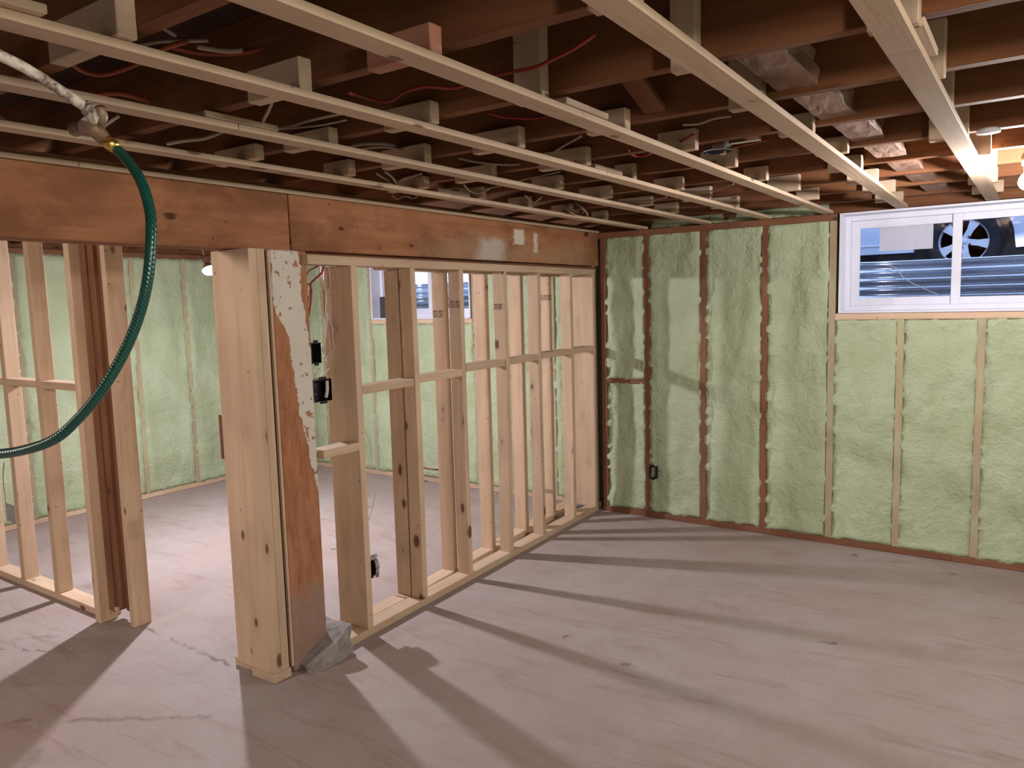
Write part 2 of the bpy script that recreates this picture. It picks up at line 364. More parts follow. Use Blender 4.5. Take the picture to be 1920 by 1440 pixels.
def foam(parent, wx0, wx1, z0, z1, face, axis='y', sgn=1, seed=0, lip=.006, rec=.018, step=.022, rough=1.0):
    """one sprayed bay between two studs. Runs along `axis`='y' wall: spans x; the room is on the -y side (sgn=1)"""
    nx = max(6, int((wx1 - wx0) / step)); nz = max(6, int((z1 - z0) / step))
    bm = bmesh.new(); V = []
    cx = (wx0 + wx1) / 2; cz = (z0 + z1) / 2
    for j in range(nz + 1):
        row = []
        for i in range(nx + 1):
            u = i / nx; w = j / nz
            x = wx0 + (wx1 - wx0) * u; z = z0 + (z1 - z0) * w
            p = Vector((x * 1.0 + seed * 3.7, seed * 1.3, z))
            n = noise.fractal(Vector((p.x * 5.5, p.y, p.z * 2.2)), 1.0, 2.1, 4) * .022
            n += noise.fractal(Vector((p.x * 22, p.y, p.z * 14)), .9, 2.2, 3) * .0065 * rough
            # soft vertical folds and a bead along the studs
            n += .011 * math.sin(x * 26 + 2.2 * noise.noise(Vector((seed, z * 1.8, 0)))) * noise.noise(Vector((x * 3, z * 1.1, seed)))
            eL = min(u * (wx1 - wx0), (1 - u) * (wx1 - wx0)); bead = math.exp(-((eL - .045) / .022) ** 2)
            n -= bead * .011 * (0.5 + noise.noise(Vector((x * 4, z * 7, seed + 5))) * 1.2)
            ez = min(w * (z1 - z0), (1 - w) * (z1 - z0)); n -= math.exp(-(ez / .05) ** 2) * .008
            d = rec - n * -1.0
            # edges of the bay: climb onto the lumber here and there
            ed = min(eL, ez * 1.2)
            if ed < .02:
                k = 1 - ed / .02
                tgt = .012 + .016 * noise.noise(Vector((x * 9, z * 11, seed + 9)))
                d = d * (1 - k) + tgt * k
            jx = jz = 0
            if i in (0, nx): jx = (-1 if i == 0 else 1) * (.001 + .009 * max(0, noise.noise(Vector((seed + i, z * 16, 1))) + .15) ) ; d = min(d, -.0025) if jx * jx > 1.2e-5 else d
            if j in (0, nz): jz = (-1 if j == 0 else 1) * (.001 + .010 * max(0, noise.noise(Vector((x * 16, seed + j, 2))) + .1)); d = min(d, -.0025) if jz * jz > 1.2e-5 else d
            if axis == 'y': co = Vector((x + jx - cx, d, z + jz - cz))
            else: co = Vector((-d, x + jx - cx, z + jz - cz))
            row.append(bm.verts.new(co))
        V.append(row)
    for j in range(nz):
        for i in range(nx):
            q = (V[j][i], V[j][i + 1], V[j + 1][i + 1], V[j + 1][i])
            bm.faces.new(q)
    # a rim going back into the wall so the bay is solid
    def back(v):
        c = v.co.copy()
        if axis == 'y': c.y = .07
        else: c.x = -.07
        return bm.verts.new(c)
    loop = [V[0][i] for i in range(nx + 1)] + [V[j][nx] for j in range(1, nz + 1)] + [V[nz][i] for i in range(nx - 1, -1, -1)] + [V[j][0] for j in range(nz - 1, 0, -1)]
    bk = [back(v) for v in loop]
    for i in range(len(loop)):
        j = (i + 1) % len(loop); bm.faces.new((loop[j], loop[i], bk[i], bk[j]))
    bmesh.ops.recalc_face_normals(bm, faces=bm.faces)
    loc = (cx, face, cz) if axis == 'y' else (face, cx, cz)
    return finish('spray_foam', bm, 'foam', parent, loc, smooth=True)
# ------------------------------------------------------------------ setting
XL, YB, YB2 = -6.09, 4.905, 4.975
# floor
bm = bmesh.new(); bmesh.ops.create_grid(bm, x_segments=60, y_segments=60, size=.5)
for v in bm.verts:
    v.co.x = -6.3 + (v.co.x + .5) * 8.4; v.co.y = -3.6 + (v.co.y + .5) * 8.9
    v.co.z = -.001 - .003 * abs(noise.noise(Vector((v.co.x * .8, v.co.y * .8, 0))))
r = bmesh.ops.extrude_face_region(bm, geom=bm.faces[:])
for v in [g for g in r['geom'] if isinstance(g, bmesh.types.BMVert)]: v.co.z = -.12
bmesh.ops.recalc_face_normals(bm, faces=bm.faces)
tag(finish('floor', bm, 'floor'), kind='structure')
# back wall (far side): concrete behind, with openings for the two windows
W1X, W2X, WZ, WW, WH = -.985, -4.965, 1.432, 1.13, .592
bm = bmesh.new(); Y0, Y1 = 5.03, 5.23
for x0, x1, z0, z1 in ((-6.3, W2X, 0, 2.3), (W2X, W2X + WW, 0, WZ), (W2X, W2X + WW, WZ + WH, 2.3), (W2X + WW, W1X, 0, 2.3),
                       (W1X, W1X + WW, 0, WZ), (W1X, W1X + WW, WZ + WH, 2.3), (W1X + WW, 2.1, 0, 2.3)):
    bbox(bm, x0, x1, Y0, Y1, z0, z1)
wb = tag(finish('wall_back', bm, 'slab'), kind='structure')
def bay_stud(x, mat, z0=.038, z1=1.985, y=YB, w=.038): return board('stud', x - w / 2, x + w / 2, y, y + .085, z0, z1, mat, wb)
SX = [-2.573, -2.238, -1.828, -1.4255, -1.022, -.644, -.243, .17, .57, .98, 1.39, 1.80]
for i, x in enumerate(SX):
    if i < 4: bay_stud(x, 'brown')
    elif x < .15: bay_stud(x, 'dusted', z1=1.985 if i == 4 else 1.392)
    else: bay_stud(x, 'dusted')
board('bottom_plate', -2.595, -.35, YB - .004, YB + .085, 0, .038, 'brown', wb)
board('bottom_plate', -.35, 2.0, YB - .002, YB + .085, 0, .036, 'brown', wb)
board('top_plate', -2.62, -1.0, YB - .004, YB + .085, 1.985, 2.026, 'brown', wb)
board('top_plate', .16, 2.0, YB, YB + .085, 1.985, 2.026, 'brown', wb)
board('window_sill_plate', -1.003, .17, YB - .002, YB + .12, 1.392, 1.430, 'new', wb)
board('blocking', -2.554, -2.257, YB + .001, YB + .08, .955, .985, 'brown', wb)
h = .019
bays = [(0, 1, .038, .955), (0, 1, .985, 1.992), (1, 2, .038, 1.992), (2, 3, .038, 1.992), (3, 4, .038, 1.992), (4, 5, .038, 1.392),
        (5, 6, .038, 1.392), (6, 7, .036, 1.392), (7, 8, .036, 1.985), (8, 9, .036, 1.985), (9, 10, .036, 1.985), (10, 11, .036, 1.985)]
for i, (a, b, z0, z1) in enumerate(bays): foam(wb, SX[a] + h, SX[b] - h, z0, z1, YB, seed=i + 1, rec=.020 if i < 5 else .012)
# left part of the back wall (in the room behind)
SX2 = [-6.05, -5.62, -5.26, -4.985, -4.58, -4.18, -3.80, -3.44, -3.05, -2.70]
for i, x in enumerate(SX2):
    under = 3 < i < 6
    board('stud', x - h, x + h, YB2, YB2 + .055, .038, 1.39 if under else 1.985, 'dusted', wb)
board('bottom_plate', -6.08, -2.64, YB2, YB2 + .055, 0, .038, 'new', wb)
board('top_plate', -6.08, -4.97, YB2, YB2 + .055, 1.985, 2.026, 'brown', wb); board('top_plate', -3.83, -2.64, YB2, YB2 + .055, 1.985, 2.026, 'brown', wb)
board('window_sill_plate', -4.966, -3.82, YB2 - .004, YB2 + .055, 1.392, 1.430, 'new', wb)
for i in range(len(SX2) - 1):
    foam(wb, SX2[i] + h - .012, SX2[i + 1] - h + .012, .038, 1.392 if 3 <= i <= 5 else 1.985, YB2, seed=20 + i, rec=.004, step=.03, rough=.6)
# rim above the far wall
board('rim_joist', -6.08, 2.0, 4.93, 4.968, 2.030, 2.262, 'joist', wb)
foam(wb, -2.2, -1.05, 2.035, 2.20, 4.915, seed=33, rec=.006, step=.03)
# left wall
bm = bmesh.new(); bbox(bm, -6.4, -6.2, -3.6, 5.23, 0, 2.3); wl = tag(finish('wall_left', bm, 'slab'), kind='structure')
SY = [4.90, 4.30, 3.86, 3.40, 2.95, 2.52, 2.08, 1.66, 1.24, .82, .4]
for y in SY: board('stud', XL - .085, XL, y - h, y + h, .038, 2.0, 'dusted', wl)
board('bottom_plate', XL - .085, XL + .002, .38, 4.95, 0, .036, 'new', wl); board('top_plate', XL - .085, XL + .002, .38, 4.95, 2.0, 2.04, 'brown', wl)
for i in range(len(SY) - 1): foam(wl, SY[i + 1] + h - .012, SY[i] - h + .012, .036, 2.0, XL, axis='x', seed=50 + i, rec=.004, step=.03, rough=.7)
board('rim_joist', XL - .08, XL - .042, .0, 4.95, 2.041, 2.261, 'joist', wl)
# walls outside the frame
bm = bmesh.new(); bbox(bm, 2.0, 2.2, -3.6, 5.23, 0, 2.3); tag(finish('wall_right', bm, 'foam'), kind='structure')
bm = bmesh.new(); bbox(bm, -6.4, 2.2, -3.6, -3.4, 0, 2.3); tag(finish('wall_front', bm, 'slab'), kind='structure')
# ceiling: sub-floor deck with joists, hanging blocks and strapping
bm = bmesh.new(); bbox(bm, -6.4, 2.2, -3.6, 5.23, 2.262, 2.31); ce = tag(finish('ceiling', bm, 'deck'), kind='structure')
JY = [1.685 + .433 * k for k in range(-11, 8)]
for i, y in enumerate(JY): board('joist', -6.15, 1.98, y, y + .038, 2.068 + random.uniform(-.002, .003), 2.262, 'joist', ce)
# deck boards seen in the bays (plank joints)
STR = [(-.255, -.216, 1.775), (-.575, -.655, 4.0), (-1.025, -1.052, 1.819), (-1.43, -1.415, 2.70), (-1.815, -1.80, 1.32), (-2.205, -2.25, 2.748), (-2.628, -2.628, 1.302)]
SW = .031
for i, (xa, xb, yj) in enumerate(STR):
    ang = math.atan2(-(xb - xa), 5.0)
    for (s, e) in ((-.6, yj - .001), (yj + .001, 4.903)):
        xs = xa + (xb - xa) * s / 4.9
        o = board('strapping', xs - SW, xs + SW, s, e, 2.027, 2.0435, 'pale', ce, bev=.001, rz=ang)
    if i not in (1, 6):
        xs = xa + (xb - xa) * yj / 4.9
        w = {0: .045, 2: .035}.get(i, .03)
        board('scab', xs + .003 - w, xs + .003 + w, yj - .10, yj + .13, 2.0445, 2.0605, 'pale', ce)
BL = [(-1.192, -1.014, -1, .062, 'cedar'), (-1.562, -1.384, 0, .060, 'pale'), (-1.574, -1.384, 1, .066, 'pale'), (-1.993, -1.782, 1, .066, 'pale'),
      (-1.997, -1.807, 2, .056, 'pale'), (-1.587, -1.378, 2, .066, 'pale'), (-1.109, -1.027, 0, .20, 'pale'), (-1.141, -1.011, 1, .062, 'pale'),
      (-2.30, -2.160, 1, .06, 'pale'), (-2.379, -2.163, 2, .05, 'pale'), (-1.899, -1.706, 5, .05, 'pale'), (-1.483, -1.397, 3, .066, 'pale'),
      (-.69, -.632, 0, .19, 'pale'), (-.705, -.615, 1, .15, 'pale'), (-.692, -.588, 2, .062, 'pale'), (-.682, -.571, 3, .058, 'pale'),
      (-1.101, -.950, 5, .075, 'pale'), (-1.077, -.977, 4, .06, 'pale'), (-1.073, -.961, 6, .06, 'pale'), (-.268, -.214, 2, .12, 'pale'),
      (-.319, -.204, 3, .10, 'pale'), (-.236, -.160, 4, .085, 'pale'), (-.276, -.158, 5, .08, 'pale'), (-1.10, -.965, 2, .07, 'pale'),
      (-1.534, -1.384, 5, .066, 'pale'), (-1.539, -1.383, 6, .06, 'pale'), (-.256, -.196, 1, .13, 'pale'), (-1.596, -1.405, -1, .075, 'pale'),
      (-2.001, -1.788, 0, .05, 'pale'), (-2.365, -2.144, 0, .05, 'pale'), (-1.639, -1.381, -2, .075, 'pale'),
      (-.73, -.60, 4, .06, 'pale'), (-.74, -.61, 5, .06, 'pale'), (-.75, -.60, 6, .06, 'pale'), (-.29, -.17, 6, .07, 'pale'), (-1.11, -.97, 3, .07, 'pale'),
      (-1.50, -1.36, 4, .06, 'pale'), (-1.90, -1.75, 3, .06, 'pale'), (-1.90, -1.73, 4, .06, 'pale'), (-1.88, -1.74, 6, .06, 'pale'),
      (-2.32, -2.18, 3, .055, 'pale'), (-2.33, -2.2, 4, .055, 'pale'), (-2.33, -2.2, 5, .055, 'pale'), (-2.3, -2.2, 6, .055, 'pale'),
      (-.29, -.20, 0, .13, 'pale'), (-.28, -.18, -1, .09, 'pale'), (-.66, -.57, -1, .09, 'pale'), (-.30, -.16, 7, .06, 'pale'), (-.76, -.62, 7, .05, 'pale')]
for x0, x1, k, hh, mt in BL:
    y = 1.685 + .433 * k
    tall = hh > .11
    o = board('block', x0, x1, y - .0385 if not tall else y - .0385, y - .0005, 2.0445 if hh > .03 else 2.05, 2.0445 + hh, mt, ce, bev=.0025)
board('scab', -1.435, -1.375, .40, .66, 2.0445, 2.0605, 'pale', ce)
# herringbone bridging between the joists
def strut(a, b, w=.064, t=.018, mat='joist'):
    a = Vector(a); b = Vector(b); d = b - a; bm = bmesh.new()
    bbox(bm, -w / 2, w / 2, 0, d.length, -t / 2, t / 2, .001)
    o = finish('bridging', bm, mat + 'y', ce, a); o.rotation_euler = (math.asin(d.z / d.length), 0, 0)
for k, x, up in ((-2, -1.02, 1), (0, -.93, 0), (-1, -1.75, 1), (2, -2.42, 0)):
    y0 = 1.685 + .433 * k + .043; y1 = y0 + .433 - .048
    strut((x, y0, 2.09 if up else 2.235), (x, y1, 2.235 if up else 2.09))
# rough old plank pieces set between the joists, running toward the window
for k in range(0, 7):
    y0 = 1.685 + .433 * k + .040; y1 = y0 + .433 - .042
    bm = bmesh.new(); bbox(bm, 0, .105, 0, y1 - y0, 0, .085)
    bmesh.ops.subdivide_edges(bm, edges=bm.edges[:], cuts=9, use_grid_fill=True)
    for v in bm.verts:
        n = noise.fractal(Vector((v.co.x * 30 + k, v.co.y * 12 + k * 3, v.co.z * 30)), 1, 2, 3)
        v.co.z += n * .0025
        if v.co.x > .09: v.co.x += n * .010 - .012 * (v.co.z / .085)
    finish('old_blocking', bm, 'roughy', ce, (-.585 + .012 * k, y0, 2.083))
# ------------------------------------------------------------------ centre partition (two rows of studs)
AN = .037
wc = tag(empty('wall_center', (-2.525, 2.2, 0), AN), kind='structure')
def fx(y): return 0.0
LEN = 2.685
# local frame: +X toward the room, studs go to -X; Y along the wall from y=2.2
board('bottom_plate', -.089, 0, .0, LEN, 0, .038, 'new', wc)
board('top_plate', -.089, 0, -.03, LEN, 1.732, 1.772, 'new', wc)
FY = [.225, .632, 1.04, 1.472, 1.87, 2.30, 2.645]
fronts = []
for i, y in enumerate(FY):
    if i == 6: o = board('stud', -.235, -.001, y, y + .038, .038, 1.732, 'new', wc)
    elif i == 0: o = board('stud', -.185, -.001, y - .002, y + .036, .038, 1.732, 'new', wc)
    else: o = board('stud', -.078, -.001, y, y + .038, .038, 1.732, 'new', wc, warp=[0, .003, -.002, .004, -.003, .002, 0][i])
    fronts.append(o)
# rear row drifts away from the front row toward the far end
def rear(y): return -.089 - .056 * (y - .62) if y > .5 else -.089
rears = {}
for i, y in ((1, .632), (2, 1.045), (3, 1.475), (4, 1.92), (5, 2.33)):
    x = rear(y); rears[i] = board('stud', x - .085, x, y, y + .038, .038, 1.725, 'new', wc)
board('bottom_plate', -.180, -.091, .0, .60, 0, .038, 'new', wc)
for (a, b) in ((.61, 1.6), (1.62, 2.66)):
    x = rear(a) + .003
    board('bottom_plate', x - .087, x, a, b, 0, .038, 'new', wc, rz=.056)
board('top_plate', rear(.55) - .087, rear(.55), .55, 2.64, 1.727, 1.765, 'new', wc, rz=.056)
BZ = [(.005, .223, .912), (.263, .630, 1.166), (.672, 1.038, 1.176), (1.08, 1.470, 1.197), (1.512, 1.868, 1.199), (1.91, 2.298, 1.205), (2.34, 2.643, 1.206)]
for a, b, z in BZ: board('blocking', -.087, -.002, a, b, z - .019, z + .019, 'new', wc, bev=.001)
# lumber stamps (flat ink print on the studs)
def stamp(parent, x, z, n=3, hgt=.031):
    cu = bpy.data.curves.new('t', 'FONT'); cu.body = 'S'; cu.size = hgt * 1.3; cu.offset = .0003; cu.align_x = 'CENTER'; cu.align_y = 'CENTER'
    to = bpy.data.objects.new('t', cu); me = bpy.data.meshes.new_from_object(to)
    bm = bmesh.new()
    for k in range(n):
        t = bmesh.new(); t.from_mesh(me)
        ox = k * hgt * 1.22
        vm = {}
        for v in t.verts: vm[v] = bm.verts.new((ox + v.co.x * .85, 0, v.co.y))
        for f in t.faces: bm.faces.new([vm[v] for v in f.verts])
        t.free()
        w, hh, q = hgt * .5, hgt * .58, hgt * .07
        for (a0, a1, b0, b1) in ((-w, w, hh - q, hh), (-w, w, -hh, -hh + q), (-w, -w + q, -hh, hh), (w - q, w, -hh, hh)):
            bm.faces.new([bm.verts.new((ox + p, 0, s)) for p, s in ((a0, b0), (a1, b0), (a1, b1), (a0, b1))])
    for f in bm.faces:
        pass
    bmesh.ops.solidify(bm, geom=bm.faces[:], thickness=.0004)
    bpy.data.objects.remove(to)
    o = finish('grade_stamp', bm, 'stamp_ink', parent, (x, -.0008, z))
    return o
stamp(rears[2], .018, 1.46, 2); stamp(fronts[2], .020, 1.51, 2); stamp(fronts[3], .018, 1.49, 2, .026)
stamp(fronts[4], .018, 1.50, 2); stamp(rears[5], .02, 1.54, 3, .030)
stamp(fronts[2], .02, .75, 2, .03); stamp(fronts[4], .018, .62, 2, .026); stamp(rears[5], .02, .16, 3, .022)
# ------------------------------------------------------------------ left partition beside the doorway
we = tag(empty('wall_entry', (-6.0, 1.87, 0)), kind='structure')
def W_(x): return x + 6.0
board('bottom_plate', 0.0, W_(-3.86), 0, .089, 0, .038, 'new', we)
board('top_plate', 0.0, W_(-2.72), 0, .089, 2.02, 2.058, 'brown', we)
for x in (-5.95, -5.56, -5.16, -4.755, -4.355):
    board('stud', W_(x) - .026, W_(x) + .024, .001, .076, .038, 2.02, 'new', we, warp=.002)
board('stud', W_(-4.70), W_(-4.664), .015, .088, .038, 2.02, 'brown', we) if False else None
for a, b in ((-5.925, -5.587), (-5.535, -5.187), (-5.135, -4.782), (-4.73, -4.382), (-4.33, -3.88)):
    board('blocking', W_(a), W_(b), .002, .087, 1.165, 1.203, 'new', we, bev=.001)
board('door_header', W_(-3.60), W_(-2.90), .01, .09, 1.985, 2.02, 'brown', we)
# ------------------------------------------------------------------ beam
be = tag(empty('support_beam', (-2.61, 0, 1.79)), 'long brown built-up wooden beam spanning above the stud partition', 'beam')
board('beam_plank', -.045, 0, -3.38, 2.155, 0, .236, 'old', be, bev=.003)
o = board('beam_plank', -.045, .004, 2.158, 4.90, .004, .236, 'beamfar', be, bev=.003)
board('beam_plank', -.093, -.047, -3.38, 1.20, 0, .236, 'old', be, bev=.003)
board('beam_plank', -.093, -.047, 1.203, 4.90, .001, .236, 'old', be, bev=.003)
board('beam_plank', -.143, -.095, -3.38, 4.90, .0, .236, 'old', be, bev=.003)
board('beam_cap', -.143, -.030, -3.38, 4.90, .254, .277, 'old', be, bev=.002)
board('shim', -.14, -.03, 2.25, 4.9, -.0165, -.001, 'brown', be)
# ------------------------------------------------------------------ posts
p1 = tag(empty('built_up_post', (-2.546, 1.895, 0)), 'pale built-up wooden post under the beam, beside the peeling column', 'post')
board('bottom_plate', -.294, -.146, .020, .080, 0, .038, 'new', p1)
board('bottom_plate', -.144, .003, -.005, .084, 0, .038, 'new', p1)
board('post_board', -.245, 0, 0, .038, .038, 1.789, 'new', p1)
board('post_board', -.245, -.001, .0395, .0775, .038, 1.789, 'new', p1)
board('post_board', -.2945, -.2465, .034, .0775, .038, 1.789, 'new', p1)
tag(board('patch_block', -.2940, -.249, .018, .0335, .92, 1.11, 'brown', p1), 'brown wood block')
board('post_board', -.12, -.02, .080, .093, .02, 1.789, 'brown', p1)
co = tag(board('peeling_column', -2.72, -2.558, 2.006, 2.196, 0, 1.789, 'column', None, bev=.006), 'old square wooden column with peeling white paint, right of the pale post', 'column')
for v in co.data.vertices:
    if v.co.x > .08: v.co.y += (1 - v.co.z / 1.789) * .0
# side slats of the column (thin strip between post and column)
board('edge_strip', .150, .1655, -.013, -.001, .03, 1.785, 'new', co)
# stub of concrete round the column foot
bm = bmesh.new(); bbox(bm, -.12, .065, -.06, .17, 0, .13)
bmesh.ops.subdivide_edges(bm, edges=bm.edges[:], cuts=6, use_grid_fill=True)
for v in bm.verts:
    t = (v.co.y + .06) / .23; zt = .035 + .10 * min(1, t * 1.15)
    if v.co.z > 0: v.co.z *= zt / .13
    n = noise.fractal(Vector((v.co.x * 14, v.co.y * 14, v.co.z * 14)), 1, 2, 3)
    v.co += Vector((n * .010, n * .008, (n * .008 if v.co.z > .01 else 0)))
    if t > .75: v.co.x -= (t - .75) * .08
tag(finish('concrete_footing', bm, 'conc_base', None, (-2.53, 2.10, -.002), smooth=False), 'rough grey lump of concrete around the foot of the peeling column', 'footing')
p2 = tag(empty('doorway_post', (-3.81, 1.83, 0)), 'brown timber post between two pale studs at the left of the doorway', 'post')
board('jamb_stud', -.054, -.004, -.002, .087, 0, 2.02, 'new', p2, bev=.001)
board('jamb_stud', .158, .196, .062, .150, 0, 2.0, 'new', p2, bev=.001)
board('timber', -.002, .052, .045, .135, .055, 2.02, 'brown', p2)
board('timber', .054, .104, .055, .135, .075, 2.02, 'brown', p2)
board('timber', .106, .156, .075, .135, .065, 2.02, 'brown', p2)
board('wood_chip', .060, .082, .038, .054, .065, .085, 'pale', p2)
# ------------------------------------------------------------------ windows
def window(name, x0, yf, yb):
    """white sliding window set in a boxed reveal; origin at lower left of the reveal"""
    w = tag(empty(name, (x0, yf, WZ)), kind='structure'); D = yb - yf
    t = .012
    bm = bmesh.new()
    bbox(bm, 0, t, -.004, D, 0, WH, .001); bbox(bm, WW - t, WW, -.004, D, 0, WH, .001)
    finish('jamb_liner', bm, 'white_vinyl', w)
    bm = bmesh.new(); bbox(bm, t, WW - t, -.004, D, WH - t, WH, .001); finish('head_liner', bm, 'white_vinyl', w)
    bm = bmesh.new(); bbox(bm, t, WW - t, -.010, D, 0, t, .001); finish('sill_board', bm, 'white_vinyl', w)
    def ring(nm, x0, x1, z0, z1, fl, fr, fb, ft, y0, y1):
        bm = bmesh.new()
        bbox(bm, x0, x0 + fl, y0, y1, z0, z1, .002); bbox(bm, x1 - fr, x1, y0, y1, z0, z1, .002)
        bbox(bm, x0 + fl, x1 - fr, y0, y1, z0, z0 + fb, .002); bbox(bm, x0 + fl, x1 - fr, y0, y1, z1 - ft, z1, .002)
        return finish(nm, bm, 'white_vinyl', w)
    ring('outer_frame', t, WW - t, t, WH - t, .030, .030, .030, .030, D - .045, D + .01)
    s1 = ring('sash', .042, .600, .042, WH - .042, .046, .024, .046, .046, D - .012, D + .008)
    s2 = ring('sash', .577, WW - .042, .042, WH - .042, .047, .046, .040, .040, D - .034, D - .013)
    for s, a, b in ((s1, .088, .576), (s2, .624, WW - .088)):
        bm = bmesh.new(); yy = D if s is s1 else D - .024; bbox(bm, a - .002, b + .002, yy - .002, yy + .002, .086, WH - .086)
        finish('glass_pane', bm, 'glass', s)
    return w
w1 = window('window_1', W1X, YB, 5.06); w2 = window('window_2', W2X, YB2, 5.13)
a = at(1650, 424, 1, 5.045)
bm = bmesh.new(); bmesh.ops.create_grid(bm, x_segments=8, y_segments=4, size=.5)
for v in bm.verts:
    x, z = v.co.x, v.co.y; v.co = Vector((x * .281, .001 * math.sin(x * 7), z * .152 - .0))
bmesh.ops.solidify(bm, geom=bm.faces[:], thickness=.0008)
tag(finish('paper_sheet', bm, 'paper', None, (-.648, 5.052, 1.872)), 'blank white sheet of paper stuck on the left pane of the near window', 'paper')
bm = bmesh.new(); bbox(bm, 0, .13, 0, .05, 0, .19, .004)
bx = tag(finish('storage_box', bm, 'dark_box', None, (-4.885, 5.0, WZ + .0125)), 'dark grey box standing on the sill of the far window', 'box')
bm = bmesh.new(); bbox(bm, .010, .12, -.002, -.0003, .012, .178); finish('front_panel', bm, 'dark_box', bx)
# ------------------------------------------------------------------ outside
bm = bmesh.new(); bmesh.ops.create_grid(bm, x_segments=40, y_segments=30, size=.5)
for v in bm.verts:
    v.co.x = v.co.x * 30 - 2; v.co.y = 5.95 + (v.co.y + .5) * 24; v.co.z = 1.66 + .006 * noise.noise(v.co * 2)
r = bmesh.ops.extrude_face_region(bm, geom=bm.faces[:])
for v in [g for g in r['geom'] if isinstance(g, bmesh.types.BMVert)]: v.co.z = 1.3
bmesh.ops.recalc_face_normals(bm, faces=bm.faces)
tag(finish('driveway_ground', bm, 'gravel'), kind='structure')
def well(xc, lab):
    bm = bmesh.new(); nz = 64; na = 40; rows = []
    for j in range(nz + 1):
        z = 1.24 + (1.745 - 1.24) * j / nz; rr = .007 * math.sin((z - 1.24) / .0565 * 2 * math.pi); row = []
        for i in range(na + 1):
            a = math.pi * i / na; c, s = math.cos(a), math.sin(a)
            ex = (abs(c) ** .62) * (1 if c > 0 else -1); ey = abs(s) ** .62
            row.append(bm.verts.new(((.66 + rr) * ex, (.40 + rr) * ey, z)))
        rows.append(row)
    for j in range(nz):
        for i in range(na): bm.faces.new((rows[j][i], rows[j][i + 1], rows[j + 1][i + 1], rows[j + 1][i]))
    bmesh.ops.solidify(bm, geom=bm.faces[:], thickness=.002)
    o = tag(finish('window_well', bm, 'galvanised', None, (xc, 5.235, 0), smooth=True), lab, 'window well')
    tube('rolled_rim', [rr for rr in [((.66) * ((abs(math.cos(a)) ** .62) * (1 if math.cos(a) > 0 else -1)), .40 * abs(math.sin(a)) ** .62, 1.748) for a in [math.pi * i / 30 for i in range(31)]]], .007, 'galvanised', None, 8, 1, (0, 0, 0)).parent = o
    bm = bmesh.new(); bmesh.ops.create_grid(bm, x_segments=2, y_segments=2, size=.5)
    for v in bm.verts: v.co = Vector((v.co.x * 1.28, .2 + v.co.y * .38, 1.27))
    finish('gravel_bed', bm, 'gravel', o)
well(W1X + WW / 2, 'corrugated galvanised window well outside the near window'); well(W2X + WW / 2, 'corrugated galvanised window well outside the far window')
# twig in the well
tw = [at(1660, 497, 1, 5.60), at(1680, 503, 1, 5.58), at(1697, 523, 1, 5.52), at(1730, 540, 1, 5.47), at(1768, 556, 1, 5.42)]
tag(tube('wire_strand', tw, .0028, 'white_cable', None, 6), 'thin pale wire hanging down inside the near window well', 'wire')
# parked car
car = tag(empty('car', (-.483, 6.86, 1.66)), 'silver car parked outside the near window, alloy wheel showing', 'car')
def prism_y(bm, poly, y0, y1):
    f = bm.faces.new([bm.verts.new((x, y0, z)) for x, z in poly]); r = bmesh.ops.extrude_face_region(bm, geom=[f])
    for v in r['geom']:
        if isinstance(v, bmesh.types.BMVert): v.co.y = y1
    bmesh.ops.recalc_face_normals(bm, faces=bm.faces)
arch = [(.33 * math.cos(a), .27 + .33 * math.sin(a)) for a in [math.radians(t) for t in range(178, 0, -8)]]
def body_poly(): return [(-3.35, .35), (-3.3, .22), (-2.95, .20), (-.34, .20)] + arch + [(.34, .20), (.80, .21), (.92, .33), (.95, .62), (.80, .78), (.1, .9), (-.45, .97), (-1.1, 1.35), (-2.5, 1.40), (-3.2, .98), (-3.35, .8)]
bm = bmesh.new(); prism_y(bm, body_poly(), -.02, .06); finish('side_panel', bm, 'car_silver', car)
bm = bmesh.new(); prism_y(bm, [(-3.3, .24), (.9, .24), (.9, .75), (-.5, .94), (-1.1, 1.3), (-2.5, 1.36), (-3.3, .9)], .30, 1.6); finish('underbody', bm, 'car_dark', car)
bm = bmesh.new(); prism_y(bm, [(-3.2, .12), (.75, .12), (.75, .24), (-3.2, .24)], .18, 1.5); finish('chassis', bm, 'car_dark', car)
bm = bmesh.new(); bbox(bm, -2.9, -.45, -.028, -.0, .26, .275, .003); finish('side_moulding', bm, 'alloy', car)
wh = None
